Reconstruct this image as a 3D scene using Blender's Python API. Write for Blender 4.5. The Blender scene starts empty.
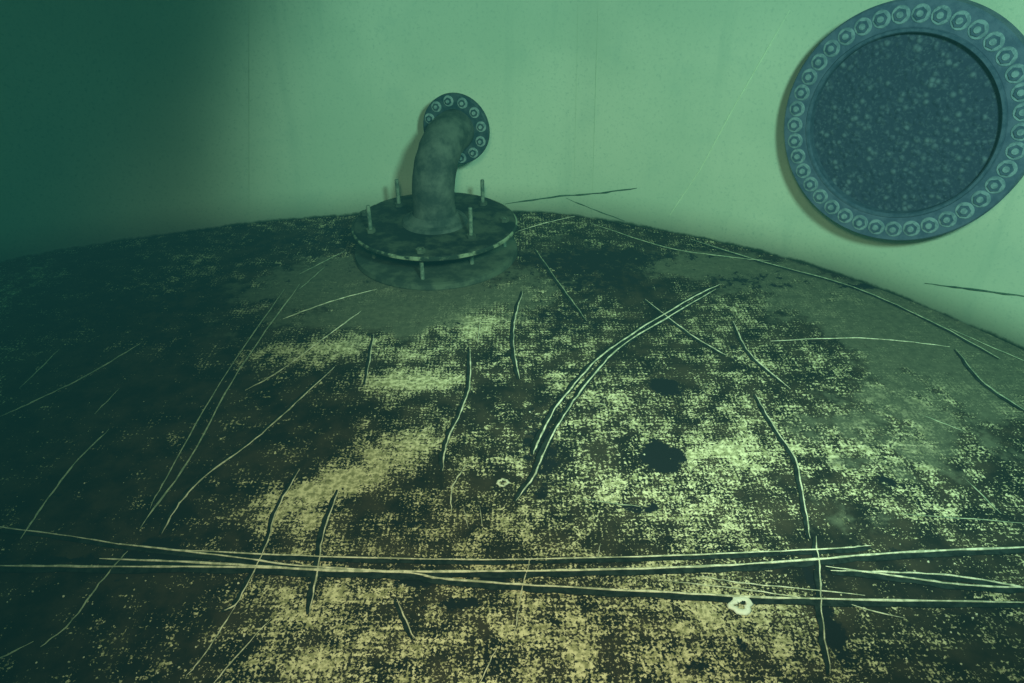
import bpy, math, random
import numpy as np
from mathutils import Vector, Matrix
random.seed(7); np.random.seed(7)
S=bpy.context.scene
S.view_settings.view_transform='Standard'
H=0.95; P=math.radians(33); F=700.0
sP,cP=math.sin(P),math.cos(P)
def ray(u,v):
    a=(u-512)/F; b=(v-341.5)/F
    return Vector((a, cP-sP*b, -(sP+cP*b)))
def G(u,v):
    r=ray(u,v); t=H/(-r.z); return Vector((r.x*t,r.y*t,0.0))
# ---------------- node helpers
def newmat(name):
    m=bpy.data.materials.new(name); m.use_nodes=True
    nt=m.node_tree; b=nt.nodes['Principled BSDF']; return m,nt,b
def nd(nt,t,**k):
    n=nt.nodes.new(t)
    for a,v in k.items(): setattr(n,a,v)
    return n
def noise(nt,scale,detail=4,rough=.55,vec=None):
    n=nd(nt,'ShaderNodeTexNoise'); n.inputs['Scale'].default_value=scale
    n.inputs['Detail'].default_value=detail; n.inputs['Roughness'].default_value=rough
    if vec is not None: nt.links.new(vec,n.inputs['Vector'])
    return n.outputs['Fac']
def math_(nt,op,a,b=None,c=None,clamp=False):
    n=nd(nt,'ShaderNodeMath',operation=op); n.use_clamp=clamp
    for i,x in enumerate((a,b,c)):
        if x is None: continue
        if isinstance(x,(int,float)): n.inputs[i].default_value=x
        else: nt.links.new(x,n.inputs[i])
    return n.outputs[0]
def sstep(nt,x,lo,hi,a=0.,b=1.):
    n=nd(nt,'ShaderNodeMapRange',interpolation_type='SMOOTHSTEP')
    nt.links.new(x,n.inputs['Value'])
    for k,v in (('From Min',lo),('From Max',hi),('To Min',a),('To Max',b)): n.inputs[k].default_value=v
    return n.outputs[0]
def mix(nt,f,a,b):
    n=nd(nt,'ShaderNodeMix',data_type='RGBA')
    if isinstance(f,(int,float)): n.inputs[0].default_value=f
    else: nt.links.new(f,n.inputs[0])
    for i,x in ((6,a),(7,b)):
        if isinstance(x,tuple): n.inputs[i].default_value=(*x,1)
        else: nt.links.new(x,n.inputs[i])
    return n.outputs[2]
def bump(nt,b,h,st,dist=.002):
    n=nd(nt,'ShaderNodeBump'); n.inputs['Strength'].default_value=st; n.inputs['Distance'].default_value=dist
    nt.links.new(h,n.inputs['Height']); nt.links.new(n.outputs[0],b.inputs['Normal'])
def objvec(nt): return nd(nt,'ShaderNodeTexCoord').outputs['Object']
def simple(name,c1,c2,scale=30,rough=.8,lo=.4,hi=.6,bs=.3,metal=0):
    m,nt,b=newmat(name); v=objvec(nt)
    f=sstep(nt,noise(nt,scale,6,.65,v),lo,hi)
    nt.links.new(mix(nt,f,c1,c2),b.inputs['Base Color'])
    b.inputs['Roughness'].default_value=rough; b.inputs['Metallic'].default_value=metal
    b.inputs['Specular IOR Level'].default_value=.2
    bump(nt,b,noise(nt,scale*3,5,.6,v),bs)
    return m
# ---------------- floor material
mf,nt,b=newmat('floor_scale_deposit'); v=objvec(nt)
at=nd(nt,'ShaderNodeAttribute',attribute_name='cov'); sep=nd(nt,'ShaderNodeSeparateColor'); nt.links.new(at.outputs['Color'],sep.inputs[0])
cov,smo,drk=sep.outputs[0],sep.outputs[1],sep.outputs[2]
sx=nd(nt,'ShaderNodeSeparateXYZ')
warp=nd(nt,'ShaderNodeTexNoise'); warp.inputs['Scale'].default_value=9; nt.links.new(v,warp.inputs['Vector'])
va=nd(nt,'ShaderNodeVectorMath',operation='MULTIPLY_ADD'); nt.links.new(warp.outputs['Color'],va.inputs[0]); va.inputs[1].default_value=(.02,.02,0); nt.links.new(v,va.inputs[2])
nt.links.new(va.outputs[0],sx.inputs[0])
gx=math_(nt,'SINE',math_(nt,'MULTIPLY',sx.outputs[0],2*math.pi/.0095))
gy=math_(nt,'SINE',math_(nt,'MULTIPLY',sx.outputs[1],2*math.pi/.0115))
grid=math_(nt,'MULTIPLY',math_(nt,'ADD',gx,gy),.07)
fine=noise(nt,250,3,.65,v); med=noise(nt,24,5,.7,v); big=noise(nt,4.5,6,.65,v)
val=math_(nt,'ADD',math_(nt,'ADD',math_(nt,'MULTIPLY',math_(nt,'SUBTRACT',fine,.5),2.4),grid),
   math_(nt,'ADD',math_(nt,'MULTIPLY',math_(nt,'SUBTRACT',med,.5),2.1),math_(nt,'MULTIPLY',math_(nt,'SUBTRACT',big,.5),1.5)))
val=math_(nt,'ADD',val,math_(nt,'SUBTRACT',cov,.5))
f=sstep(nt,val,.0,.22)
darkc=mix(nt,sstep(nt,noise(nt,14,5,.6,v),.35,.7),(.010,.011,.011),(.048,.038,.026))
palec=mix(nt,sstep(nt,noise(nt,90,4,.65,v),.38,.62),(.29,.27,.14),(.82,.72,.47))
c=mix(nt,f,darkc,palec)
smc=mix(nt,sstep(nt,noise(nt,60,5,.7,v),.3,.7),(.085,.092,.065),(.15,.155,.105))
sf=sstep(nt,math_(nt,'ADD',smo,math_(nt,'MULTIPLY',math_(nt,'SUBTRACT',noise(nt,11,6,.7,v),.5),1.8)),.35,.65)
sf=math_(nt,'MULTIPLY',sf,.8)
c=mix(nt,sf,c,smc)
df=sstep(nt,math_(nt,'ADD',drk,math_(nt,'MULTIPLY',math_(nt,'SUBTRACT',noise(nt,30,6,.75,v),.5),2.6)),.42,.6)
c=mix(nt,df,c,(.010,.012,.016))
nt.links.new(c,b.inputs['Base Color']); b.inputs['Roughness'].default_value=.9; b.inputs['Specular IOR Level'].default_value=.15
bump(nt,b,f,.4,.002)
# ---------------- floor mesh
x0,x1,y0,y1,st=-2.2,1.9,-.1,2.5,.01
nx=int((x1-x0)/st)+1; ny=int((y1-y0)/st)+1
X,Y=np.meshgrid(np.linspace(x0,x1,nx),np.linspace(y0,y1,ny))
X=X.ravel();Y=Y.ravel()
def catmull(pts,n=8):
    o=[];Q=[pts[0]*2-pts[1]]+list(pts)+[pts[-1]*2-pts[-2]]
    for i in range(1,len(Q)-2):
        a,b_,c_,d=Q[i-1:i+3]
        for k in range(n):
            t=k/n
            o.append(.5*((2*b_)+(c_-a)*t+(2*a-5*b_+4*c_-d)*t*t+(3*b_-a-3*c_+d)*t**3))
    o.append(Q[-2]); return o
WR=[(-500,392),(-300,328),(0,263),(120,242),(249,224),(340,216),(450,212),(545,213),(600,220),(700,238),(800,262),(900,297),(1024,350),(1150,415)]
outline=catmull([G(*p) for p in WR],8)
def mesh_obj(name,verts,faces,mat,smooth=False,parent=None):
    me=bpy.data.meshes.new(name); me.from_pydata([tuple(q) for q in verts],[],faces); me.update()
    o=bpy.data.objects.new(name,me); S.collection.objects.link(o)
    if mat: me.materials.append(mat)
    if smooth:
        for p in me.polygons: p.use_smooth=True
    if parent: o.parent=parent
    return o
def blobs(L):
    A=np.zeros_like(X)
    for (u,vv,ru,rv,ang,amp) in L:
        cc=G(u,vv); rx=(G(u+ru,vv)-cc).length; ry=(G(u,vv-rv)-G(u,vv+rv)).length/2
        dx=X-cc.x; dy=Y-cc.y; ca,sa=math.cos(math.radians(ang)),math.sin(math.radians(ang))
        p=(dx*ca+dy*sa)/rx; q=(-dx*sa+dy*ca)/ry
        A+=amp*np.exp(-(p*p+q*q)**1.3*.9)
    return A
covA=.33+blobs([(580,430,170,120,0,.10),(540,640,400,80,0,.20),(390,455,55,20,28,.65),(320,490,60,16,20,.6),(415,380,55,10,0,.75),(330,350,80,12,10,.45),
 (415,355,35,8,0,.35),(715,450,50,18,0,.4),(870,420,90,40,0,.2),(80,400,200,130,0,-.30),(60,620,160,80,0,-.18),(480,320,50,15,0,.3),(700,600,200,50,0,.04),
 (620,500,160,30,0,.12),(330,600,60,20,0,.15),(230,430,70,60,0,-.05),(960,600,90,60,0,-.18),(620,270,120,22,0,-.2),(350,255,400,20,0,-.1),(290,520,40,12,0,.4),(440,400,120,80,0,-.1)])
smoA=blobs([(430,290,150,32,0,.85),(330,270,60,25,0,.5),(560,240,50,20,0,.35),(860,305,190,34,-30,.75),(960,380,120,50,-30,.6),(700,265,90,14,0,.4),(880,440,110,60,0,.45),(230,290,90,14,0,.25),(820,520,60,60,0,.25),(350,330,120,18,0,.4),(140,360,120,60,0,.15)])
drkA=blobs([(662,457,20,15,0,1.5),(664,386,13,9,0,1.3),(455,605,34,7,0,.8),(490,582,30,8,0,.8),(415,582,26,8,0,.7),(160,546,30,9,0,.8),(640,508,24,5,0,.8),(735,352,22,9,0,.5),
 (890,482,12,6,0,.6),(700,668,14,10,0,.7),(540,450,18,50,0,.7),(600,275,60,24,0,.6),(560,320,50,20,0,.5),(870,285,40,5,0,.6),(300,240,120,10,0,.5),(410,525,22,6,0,.7),(820,600,10,60,0,.6),(100,300,160,40,0,.5),
 (450,330,20,30,0,.3),(750,280,60,12,0,.5),(180,560,260,6,0,.5),(740,648,12,8,0,.7),(640,255,110,10,0,.45),(380,225,60,8,0,.6),(437,262,100,24,0,.5),(60,480,120,120,0,.2),(960,640,120,50,0,.2),
 (630,370,90,40,0,.14),(760,480,60,30,0,.2),(420,430,20,30,0,.2),(900,540,100,30,0,.22),(850,640,60,30,0,.2)])
Z=.002*np.sin(X*5+1)*np.sin(Y*4)
idx=np.arange(nx*ny).reshape(ny,nx)
fc=np.stack([idx[:-1,:-1],idx[:-1,1:],idx[1:,1:],idx[1:,:-1]],-1).reshape(-1,4)
ox=np.array([q.x for q in outline]); oy=np.array([q.y for q in outline]); o_=np.argsort(ox)
lim=np.interp(X,ox[o_],oy[o_],left=-9,right=-9)+.02
keep=(Y<lim)
fc=fc[keep[fc].all(1)]
fl=mesh_obj('floor',list(zip(X,Y,Z)),fc.tolist(),mf,True)
ca_=fl.data.color_attributes.new('cov','FLOAT_COLOR','POINT')
buf=np.stack([np.clip(covA,0,1.5),np.clip(smoA,0,1),np.clip(drkA,0,1),np.ones_like(X)],-1).astype(np.float32).ravel()
ca_.data.foreach_set('color',buf)
# ---------------- walls
mw,nt,b=newmat('tank_wall_paint'); v=objvec(nt)
sz=nd(nt,'ShaderNodeSeparateXYZ'); nt.links.new(v,sz.inputs[0])
base=mix(nt,sstep(nt,noise(nt,2.2,5,.5,v),.35,.65),(.45,.53,.42),(.55,.60,.48))
base=mix(nt,sstep(nt,noise(nt,120,4,.7,v),.5,.8),base,(.34,.44,.36))
base=mix(nt,sstep(nt,noise(nt,7,6,.65,v),.52,.75,0,.35),base,(.37,.48,.40))
mp=nd(nt,'ShaderNodeMapping'); mp.inputs['Scale'].default_value=(14,14,1.2); nt.links.new(v,mp.inputs[0])
base=mix(nt,sstep(nt,noise(nt,1,4,.6,mp.outputs[0]),.55,.8,0,.4),base,(.33,.44,.36))
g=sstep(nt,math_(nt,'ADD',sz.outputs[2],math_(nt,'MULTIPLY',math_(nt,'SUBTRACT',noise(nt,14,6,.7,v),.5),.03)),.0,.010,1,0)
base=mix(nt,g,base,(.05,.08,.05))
nt.links.new(base,b.inputs['Base Color']); b.inputs['Roughness'].default_value=.85; b.inputs['Specular IOR Level'].default_value=.15
bump(nt,b,noise(nt,90,5,.7,v),.15)
def mkwall(name,ol):
    vs=[];fs=[];n=len(ol);NZ=12;HT=1.5
    for q in ol:
        for k in range(NZ+1): vs.append((q.x,q.y,-.02+(HT+.02)*k/NZ))
    for i in range(n-1):
        for k in range(NZ):
            a=i*(NZ+1)+k; fs.append((a,a+NZ+1,a+NZ+2,a+1))
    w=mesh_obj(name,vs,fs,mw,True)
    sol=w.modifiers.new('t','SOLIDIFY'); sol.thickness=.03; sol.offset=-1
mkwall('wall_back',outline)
n=len(outline)
def wallhit(u,v):
    r=ray(u,v)
    for i in range(n-1):
        a,c=outline[i],outline[i+1]
        d=c-a; den=r.x*d.y-r.y*d.x
        if abs(den)<1e-9: continue
        t=(a.x*d.y-a.y*d.x)/den; s=(a.x*r.y-a.y*r.x)/den
        if t>0 and -1e-6<=s<=1+1e-6:
            nn=Vector((d.y,-d.x,0)).normalized()
            if nn.dot(Vector((r.x,r.y,0)))>0: nn=-nn
            return Vector((r.x*t,r.y*t,H+r.z*t)),nn
    return None,None
# ---------------- curves helper
def curves(name,lines,depth,mat,parent=None,flat=1.0):
    cu=bpy.data.curves.new(name,'CURVE'); cu.dimensions='3D'; cu.bevel_depth=depth; cu.bevel_resolution=2; cu.use_fill_caps=True
    for pts,w in lines:
        sp=cu.splines.new('POLY'); sp.points.add(len(pts)-1)
        for i,q in enumerate(pts):
            sp.points[i].co=(q[0],q[1],q[2]/flat,1)
            e=min(i,len(pts)-1-i); sp.points[i].radius=w*(min(1,.35+.25*e))*random.uniform(.6,1.25)
    cu.materials.append(mat)
    o=bpy.data.objects.new(name,cu); S.collection.objects.link(o); o.scale=(1,1,flat)
    if parent: o.parent=parent
    return o
def empty(name,loc=(0,0,0)):
    o=bpy.data.objects.new(name,None); o.location=loc; o.empty_display_size=.1; S.collection.objects.link(o); return o
pale=simple('pale_fibre',(.38,.38,.27),(.85,.78,.60),60,.8)
paleD=simple('dull_fibre',(.22,.27,.19),(.48,.50,.35),60,.8)
dark=simple('strand_shadow_dark',(.006,.010,.010),(.02,.03,.028),60,.9)  # near-black colour for strips that stand in for strand and cable shadows
LN=[
([(720,285),(690,300),(640,330),(600,358),(575,385),(555,410),(540,440),(533,455)],1.15,1,1),
([(716,290),(665,320),(622,347),(592,378),(567,412),(548,445),(535,475),(516,502)],1.15,1,1),
([(523,292),(515,320),(514,350),(520,380)],.9,1,1),
([(470,348),(470,385),(460,415),(447,443),(443,472)],.9,1,1),
([(374,335),(366,385)],.8,1,1),([(377,290),(330,303),(283,320)],.8,1,0),
([(362,312),(330,335),(280,372),(245,392)],.8,1,0),
([(335,368),(290,410),(250,445),(205,478),(180,505),(162,535)],.8,1,1),
([(340,490),(325,530),(318,570),(310,615)],.9,1,1),
([(300,470),(278,510),(265,550),(240,600),(225,612)],.7,1,1),([(236,608),(205,655),(185,680)],.6,1,0),
([(274,617),(235,660),(210,690)],.6,1,0),([(128,552),(100,585),(70,625),(42,648)],.7,0,0),([(34,643),(-10,665)],.7,0,0),
([(110,430),(75,465),(45,505),(22,540)],.8,0,0),([(140,345),(90,375),(40,400),(0,418)],.8,0,0),
([(300,285),(240,370),(190,460),(140,530)],1.0,0,0),([(285,290),(228,372),(176,462),(150,510)],.7,0,0),
([(535,250),(560,285),(587,322)],.8,0,1),([(645,300),(690,335),(727,357)],.8,1,1),
([(733,322),(750,355),(790,390)],.8,1,1),([(755,395),(775,430),(795,460),(803,500),(810,540)],.8,1,1),
([(815,537),(820,580),(822,620),(830,675)],.8,1,1),([(770,342),(850,339),(900,342),(950,348)],.8,1,0),
([(955,350),(985,385),(1030,415)],.8,0,1),([(530,560),(520,600),(514,638)],.6,1,0),([(497,648),(480,685)],.6,1,0),
([(397,600),(415,640)],.7,1,1),([(467,465),(452,490),(452,515)],.7,1,0),([(590,224),(665,248),(730,258),(770,262)],.7,0,0),
([(690,240),(760,262),(850,287),(930,322),(1000,360)],.7,0,1),([(965,480),(1000,515)],.6,0,0),
([(518,232),(545,224),(575,217)],.7,1,0),([(464,508),(468,530)],.5,1,0),([(480,508),(483,528)],.5,1,0),
([(300,275),(345,252)],.6,0,0),([(670,583),(740,590),(820,602)],.6,1,0),([(700,578),(750,585),(865,597)],.6,1,0),([(845,605),(905,620)],.5,1,0),
([(918,415),(962,432)],.6,0,0),([(480,318),(478,345)],.6,1,0),([(900,515),(1030,525)],.6,0,0),([(950,330),(1030,365)],.7,0,0),([(580,500),(640,508)],.5,0,0),
([(600,545),(598,560)],.4,1,0),([(60,350),(20,390)],.6,0,0),([(120,390),(95,415)],.6,0,0),([(325,268),(300,290)],.6,0,0),
]
HZ=[([(-20,567),(100,568),(250,569),(400,574),(440,580),(520,586),(650,593),(800,600),(1040,604)],1.0),
([(-20,526),(60,536),(150,549),(300,557),(450,561),(560,560),(700,556),(830,550),(870,547)],.6),
([(100,560),(200,564),(330,572),(430,573),(560,572),(700,568),(800,562),(900,554),(1040,548)],1.1),
([(120,545),(230,558),(300,567),(400,573)],.8),
([(825,568),(900,578),(960,586),(1040,590)],.8),([(830,572),(900,574),(960,578),(1040,592)],.8)]
def path(px,z,jit=.0012):
    pts=catmull([G(*p) for p in px],7); out=[]
    for q in pts: out.append((q.x+random.uniform(-jit,jit),q.y+random.uniform(-jit,jit),z))
    return out
root=empty('fibre_strand_litter')
br=[];du=[];dk=[]
for px,w,bf,db in LN:
    p=path(px,.0035); (br if bf else du).append((p,w))
    if db: dk.append(([(q[0]-.004,q[1]-.001,.0025) for q in p],w*1.1))  # shadow beside the strand, laid in as a dark flat strip
curves('pale_strands',br,.0017,pale,root); curves('dull_strands',du,.0018,paleD,root); curves('strand_shadow_strips',dk,.006,dark,root,.25)
root2=empty('floor_cable')
hb=[];hd=[]
for px,w in HZ:
    p=path(px,.004,.0006); hb.append((p,w)); hd.append(([(q[0],q[1]-.005,.0025) for q in p],w*1.1))  # dark offset strip imitates the cable's side shadow
curves('cable_strands',hb,.0019,pale,root2); curves('cable_shadow_strip',hd,.0065,dark,root2,.25)
root3=empty('wall_crack')
def wpath(px,off):
    o=[]
    for i in range(len(px)-1):
        for k in range(6):
            t=k/6; h,nn=wallhit(px[i][0]*(1-t)+px[i+1][0]*t,px[i][1]*(1-t)+px[i+1][1]*t)
            if h: h=h+nn*off; o.append((h.x,h.y,h.z+random.uniform(-.001,.001)))
    h,nn=wallhit(*px[-1]); h=h+nn*off; o.append(tuple(h)); return o
curves('crack_lines',[(wpath([(505,204),(560,196),(600,193),(637,188)],.001),1.0),(wpath([(566,198),(590,208),(625,221)],.001),.6),
 (wpath([(925,283),(970,289),(1040,298)],.001),.9)],.0028,simple('wall_crack_dark',(.03,.07,.05),(.08,.14,.10),60,.9),root3)
wl=simple('wall_seam_paint',(.38,.47,.36),(.45,.53,.40),80,.8)
wl2=simple('wall_scratch_paint',(.60,.68,.50),(.66,.74,.56),80,.8)
root4=empty('wall_seam')
curves('seam_lines',[(wpath([(249,4),(249,215)],.0004),.7),(wpath([(598,4),(592,210)],.0004),.6),(wpath([(578,4),(574,190)],.0004),.4)],.0018,wl,root4)
curves('scratch_line',[(wpath([(790,10),(735,105),(700,170),(670,215)],.0005),.6)],.003,wl2,root4)
# shells / grit
root5=empty('shell_debris')
def torus_pts(c,r,w,h,name,mat):
    vs=[];fs=[];a=18;bb=6
    for i in range(a):
        rr=r*random.uniform(.7,1.3)
        for j in range(bb):
            t=2*math.pi*i/a; s=2*math.pi*j/bb
            vs.append((c.x+(rr+w*math.cos(s))*math.cos(t),c.y+(rr*.85+w*math.cos(s))*math.sin(t),c.z+h+h*math.sin(s)))
    for i in range(a):
        for j in range(bb):
            fs.append((i*bb+j,((i+1)%a)*bb+j,((i+1)%a)*bb+(j+1)%bb,i*bb+(j+1)%bb))
    mesh_obj(name,vs,fs,mat,True,root5)
shell=simple('shell_white',(.85,.83,.72),(.95,.93,.85),80,.6)
torus_pts(G(740,606),.013,.006,.003,'shell_1',shell); torus_pts(G(503,483),.009,.003,.0015,'shell_2',pale)
vs=[];fs=[]
for k in range(180):
    u=random.uniform(0,1024);vv=random.choice([random.uniform(560,683),random.uniform(400,683)])
    c0=G(u,vv);r=random.uniform(.0008,.0022);bi=len(vs)
    for dz in (0,1):
        for j in range(6):
            t=j*math.pi/3; q=r*(1 if dz==0 else .5)*random.uniform(.7,1.2)
            vs.append((c0.x+q*math.cos(t),c0.y+q*math.sin(t),r*.8*dz))
    fs+= [(bi+j,bi+(j+1)%6,bi+6+(j+1)%6,bi+6+j) for j in range(6)]+[tuple(bi+6+j for j in range(6))]
mesh_obj('grit',vs,fs,pale,False,root5)
# ---------------- generic lathe / tube
def frame(nn):
    z=nn.normalized(); x=Vector((0,0,1)).cross(z)
    if x.length<1e-4: x=Vector((1,0,0))
    x.normalize(); y=z.cross(x); return x,y,z
def lathe(name,c,nn,prof,mat,parent,seg=96,close=False):
    x,y,z=frame(nn); vs=[];fs=[];m=len(prof)
    for i in range(seg):
        t=2*math.pi*i/seg
        for r,h in prof: vs.append(c+(x*math.cos(t)+y*math.sin(t))*r+z*h)
    for i in range(seg):
        k=(i+1)%seg
        for j in range(m-1 if not close else m):
            l=(j+1)%m; fs.append((i*m+j,k*m+j,k*m+l,i*m+l))
    return mesh_obj(name,vs,fs,mat,False,parent)
def nuts(name,c,nn,R,num,ro,hh,mat,mat2,parent,ph=0,hexr=.66,cr=.36):
    x,y,z=frame(nn); V1=[];F1=[];V2=[];F2=[]
    def prism(V,Fc,cc,r,h0,h1,sg,rot=0,r2=None):
        b0=len(V); r2=r2 or r
        for (h,q) in ((h0,r),(h1,r2)):
            for j in range(sg):
                t=2*math.pi*j/sg+rot; V.append(cc+(x*math.cos(t)+y*math.sin(t))*q+z*h)
        for j in range(sg): Fc.append((b0+j,b0+(j+1)%sg,b0+sg+(j+1)%sg,b0+sg+j))
        Fc.append(tuple(b0+sg+j for j in range(sg)))
    for i in range(num):
        t=2*math.pi*i/num+ph; cc=c+(x*math.cos(t)+y*math.sin(t))*R
        prism(V1,F1,cc,ro,0,hh*.25,20,0,ro*.93)
        prism(V2,F2,cc,ro*hexr,hh*.25,hh*.7,6,random.random())
        prism(V1,F1,cc,ro*cr,hh*.7,hh,12,0,ro*cr*.85)
    mesh_obj(name+'_washers',V1,F1,mat,False,parent); mesh_obj(name+'_hex',V2,F2,mat2,False,parent)
# ---------------- port on the wall
c,_=wallhit(911,120)
pa,_=wallhit(800,122); pb_,_=wallhit(1020,122)
dd=pb_-pa; nn=Vector((dd.y,-dd.x,0)).normalized()
if nn.dot(c)>0: nn=-nn
tc=Vector((-c.x,-c.y,0)).normalized(); nn=(nn*.85+tc*.15).normalized()
ring=simple('port_ring_steel',(.055,.085,.15),(.09,.125,.20),25,.6,bs=.2)
boltm=simple('port_bolt_pale',(.13,.19,.24),(.22,.30,.35),60,.5)
boltd=simple('port_bolt_dark',(.045,.075,.13),(.075,.11,.175),60,.5)
plate,pn,pb=newmat('port_disc_crust'); v=objvec(pn)
vo=nd(pn,'ShaderNodeTexVoronoi'); vo.inputs['Scale'].default_value=60; pn.links.new(v,vo.inputs['Vector'])
f1=sstep(pn,vo.outputs['Distance'],.1,.6,1,0)
f2=sstep(pn,noise(pn,35,4,.6,v),.43,.63)
cc_=mix(pn,math_(pn,'MULTIPLY',f1,f2),(.032,.048,.092),(.12,.165,.21))
cc_=mix(pn,sstep(pn,noise(pn,130,4,.7,v),.5,.7,0,.6),cc_,(.11,.15,.20))
pn.links.new(cc_,pb.inputs['Base Color']); pb.inputs['Roughness'].default_value=.8; pb.inputs['Specular IOR Level'].default_value=.15
bump(pn,pb,f1,.6,.004)
port=empty('wall_flange_port',c); pt=port
R=.286; B=.075
lathe('port_neck',c,nn,[(R*.9,-.06),(R*.9,B-.02)],boltd,pt,96)
lathe('flange_ring',c,nn,[(R*.76,B-.03),(R*.76,B+.018),(R*.79,B+.022),(R*.985,B+.022),(R,B+.015),(R,B-.03),(R*.76,B-.03)],ring,pt,128)
lathe('inner_lip',c,nn,[(R*.745,B-.03),(R*.745,B+.020),(R*.755,B+.025),(R*.775,B+.025),(R*.785,B+.02)],boltd,pt,128)
lathe('port_disc',c,nn,[(0.0001,B-.003),(R*.4,B-.001),(R*.76,B-.003)],plate,pt,96)
nuts('flange_nuts',c+nn*(B+.022),nn,R*.885,38,R*.072,.009,boltm,boltd,pt,0,.7,.38)
# ---------------- pipe stub with elbow
pc=G(437,252)
pipeM=simple('pipe_corroded',(.028,.045,.045),(.10,.125,.11),16,.75,lo=.35,hi=.68,bs=.5)
plM=simple('plate_dark',(.008,.015,.018),(.06,.075,.055),14,.75,lo=.42,hi=.66,bs=.4)
plL=simple('plate_green',(.035,.05,.042),(.085,.11,.08),16,.8,bs=.4)
rimM=simple('rim_highlight',(.02,.035,.03),(.24,.29,.20),20,.6,lo=.46,hi=.60)  # edge highlight painted into the colour as pale patches
flM=simple('pipe_flange',(.02,.045,.065),(.05,.08,.10),30,.6)
studM=simple('stud_pale',(.07,.11,.09),(.18,.23,.18),60,.6)
nutM=simple('outlet_nut_pale',(.12,.19,.21),(.25,.33,.34),60,.6)
stub=empty('flanged_pipe_elbow',pc)
up=Vector((0,0,1))
RB=.248; PZ=.016
lathe('base_plate',pc,up,[(.0001,.0),(RB,.0),(RB+.002,.004),(RB,.018),(RB-.01,.02),(.0001,.02)],plL,stub,96)
lathe('base_gasket',pc,up,[(.12,.02),(.12,.075+PZ),(.0001,.075+PZ)],plM,stub,64)
lathe('upper_plate',pc,up,[(.06,.073+PZ),(RB-.004,.073+PZ),(RB-.004,.084+PZ),(RB-.010,.087+PZ),(.06,.087+PZ)],plM,stub,96)
lathe('upper_rim',pc,up,[(RB-.004,.077+PZ),(RB+.001,.077+PZ),(RB+.001,.083+PZ),(RB-.004,.086+PZ)],rimM,stub,96,True)
lathe('pipe_collar',pc,up,[(.10,.087+PZ),(.095,.095+PZ),(.08,.100+PZ),(.066,.115+PZ)],pipeM,stub,64)
zt=.325; rb=.15; dirh=Vector((.32,1,0)).normalized()
pts=[]
for k in range(8): pts.append((pc+up*(.1+(zt-rb-.1)*k/8),up))
for k in range(19):
    a=math.pi/2*k/18
    pts.append((pc+up*(zt-rb)+dirh*rb*(1-math.cos(a))+up*rb*math.sin(a),(up*math.cos(a)+dirh*math.sin(a))))
pts.append((pts[-1][0]+dirh*.03,dirh)); pts.append((pts[-1][0]+dirh*.02,dirh))
side=dirh.cross(up).normalized(); vs=[];fs=[];sg=48
for i,(q,tn) in enumerate(pts):
    r=.0625+.0012*math.sin(i*1.7)*(1 if i>14 else .2); w=side.cross(tn)
    r+= .005*max(0,1-i/6)
    for j in range(sg):
        t=2*math.pi*j/sg; vs.append(q+(side*math.cos(t)+w*math.sin(t))*(r+random.uniform(-.0003,.0003)))
for i in range(len(pts)-1):
    for j in range(sg): fs.append((i*sg+j,i*sg+(j+1)%sg,(i+1)*sg+(j+1)%sg,(i+1)*sg+j))
mesh_obj('elbow_pipe',vs,fs,pipeM,True,stub)
fe=pts[-1][0]
lathe('outlet_flange',fe,dirh,[(.055,-.010),(.104,-.010),(.107,-.007),(.107,.007),(.104,.010),(.055,.010)],flM,stub,72,True)
nuts('outlet_nuts',fe-dirh*.010,-dirh,.087,12,.0165,.010,nutM,flM,stub,.2)
V=[]
for (dx,dy,top) in ((-.18,-.08,.185),(-.125,.12,.19),(.14,.13,.185),(.115,-.12,.195),(-.02,-.215,.112),(.21,.0,.112),(-.22,.05,.11),(.02,.20,.11)):
    p0=pc+Vector((dx,dy,0)); i=len(V); V.append(1)
    lathe('stud_%d'%i,p0,up,[(.0001,.018),(.006,.018),(.006,top-.003),(.005,top),(.0001,top)],studM,stub,16)
    lathe('stud_nut_%d'%i,p0,up,[(.008,.086+PZ),(.014,.086+PZ),(.014,.097+PZ),(.008,.097+PZ)],plL,stub,6)
for e in (port,stub):
    for ch in e.children: ch.matrix_parent_inverse=Matrix.Translation(-Vector(e.location))
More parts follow.
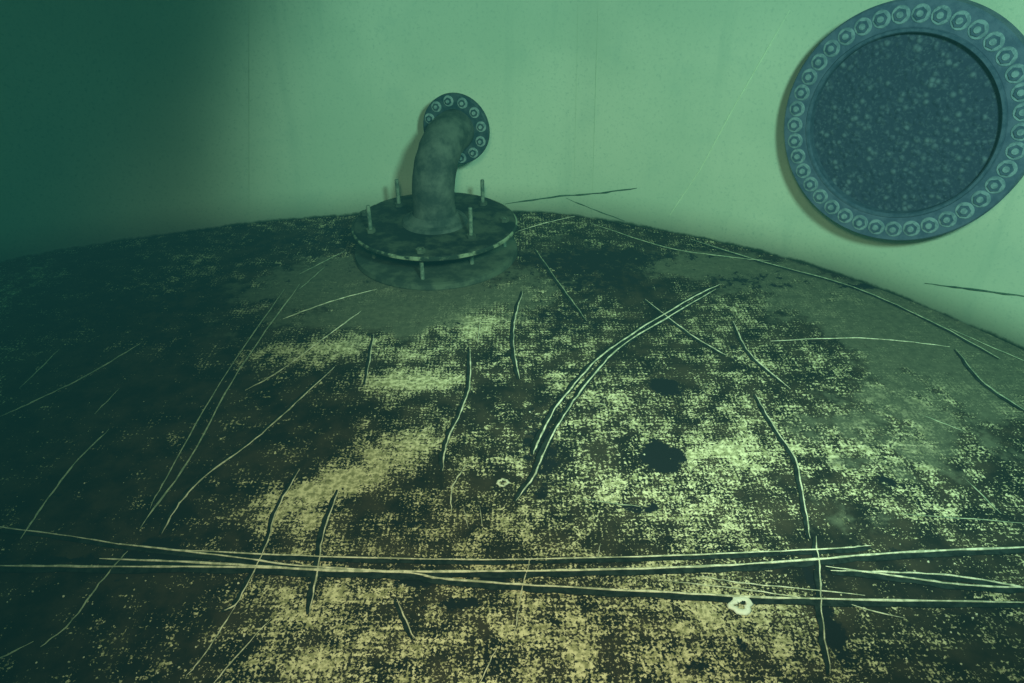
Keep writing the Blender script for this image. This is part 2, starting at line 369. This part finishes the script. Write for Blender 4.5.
# ---------------- sea water volume (murk absorbs; added emission stands in for scattered-light haze)
wm=bpy.data.materials.new('murky_water_glow'); wm.use_nodes=True; t=wm.node_tree; t.nodes.clear()
out=t.nodes.new('ShaderNodeOutputMaterial'); ab=t.nodes.new('ShaderNodeVolumeAbsorption'); em=t.nodes.new('ShaderNodeEmission'); ad=t.nodes.new('ShaderNodeAddShader')
ab.inputs['Color'].default_value=(.27,.85,.70,1); ab.inputs['Density'].default_value=.15
em.inputs['Color'].default_value=(.0022,.0135,.0125,1); em.inputs['Strength'].default_value=1.0
t.links.new(ab.outputs[0],ad.inputs[0]); t.links.new(em.outputs[0],ad.inputs[1]); t.links.new(ad.outputs[0],out.inputs['Volume'])
bx=[(x,y,z) for z in (-.1,1.48) for y in (-1,3.2) for x in (-2.6,2.3)]
mesh_obj('water',bx,[(0,2,3,1),(4,5,7,6),(0,1,5,4),(2,6,7,3),(0,4,6,2),(1,3,7,5)],wm)
# ---------------- lights
def spot(name,loc,tgt,en,col,ang,blend,rad):
    l=bpy.data.lights.new(name,'SPOT'); l.energy=en; l.color=col; l.spot_size=math.radians(ang); l.spot_blend=blend; l.shadow_soft_size=rad
    o=bpy.data.objects.new(name,l); S.collection.objects.link(o); o.location=loc
    o.rotation_euler=(Vector(tgt)-Vector(loc)).to_track_quat('-Z','Y').to_euler(); return o
spot('dive_lamp',(.45,.05,1.25),(.74,2.15,.22),126,(.68,1,.78),80,.45,.10)
spot('dive_lamp.001',(-.05,.05,1.15),(.07,1.10,0),68,(1,.84,.52),86,1.0,.10)
W=bpy.data.worlds.new('water_ambient'); S.world=W; W.use_nodes=True
bg=W.node_tree.nodes['Background']; bg.inputs[0].default_value=(.0,.30,.18,1); bg.inputs[1].default_value=.12
# ---------------- camera
cam=bpy.data.cameras.new('camera'); co=bpy.data.objects.new('camera',cam); S.collection.objects.link(co)
cam.sensor_width=36; cam.lens=36*F/1024; cam.clip_start=.01
co.location=(0,0,H); co.rotation_euler=(math.pi/2-P,0,0)
S.camera=co
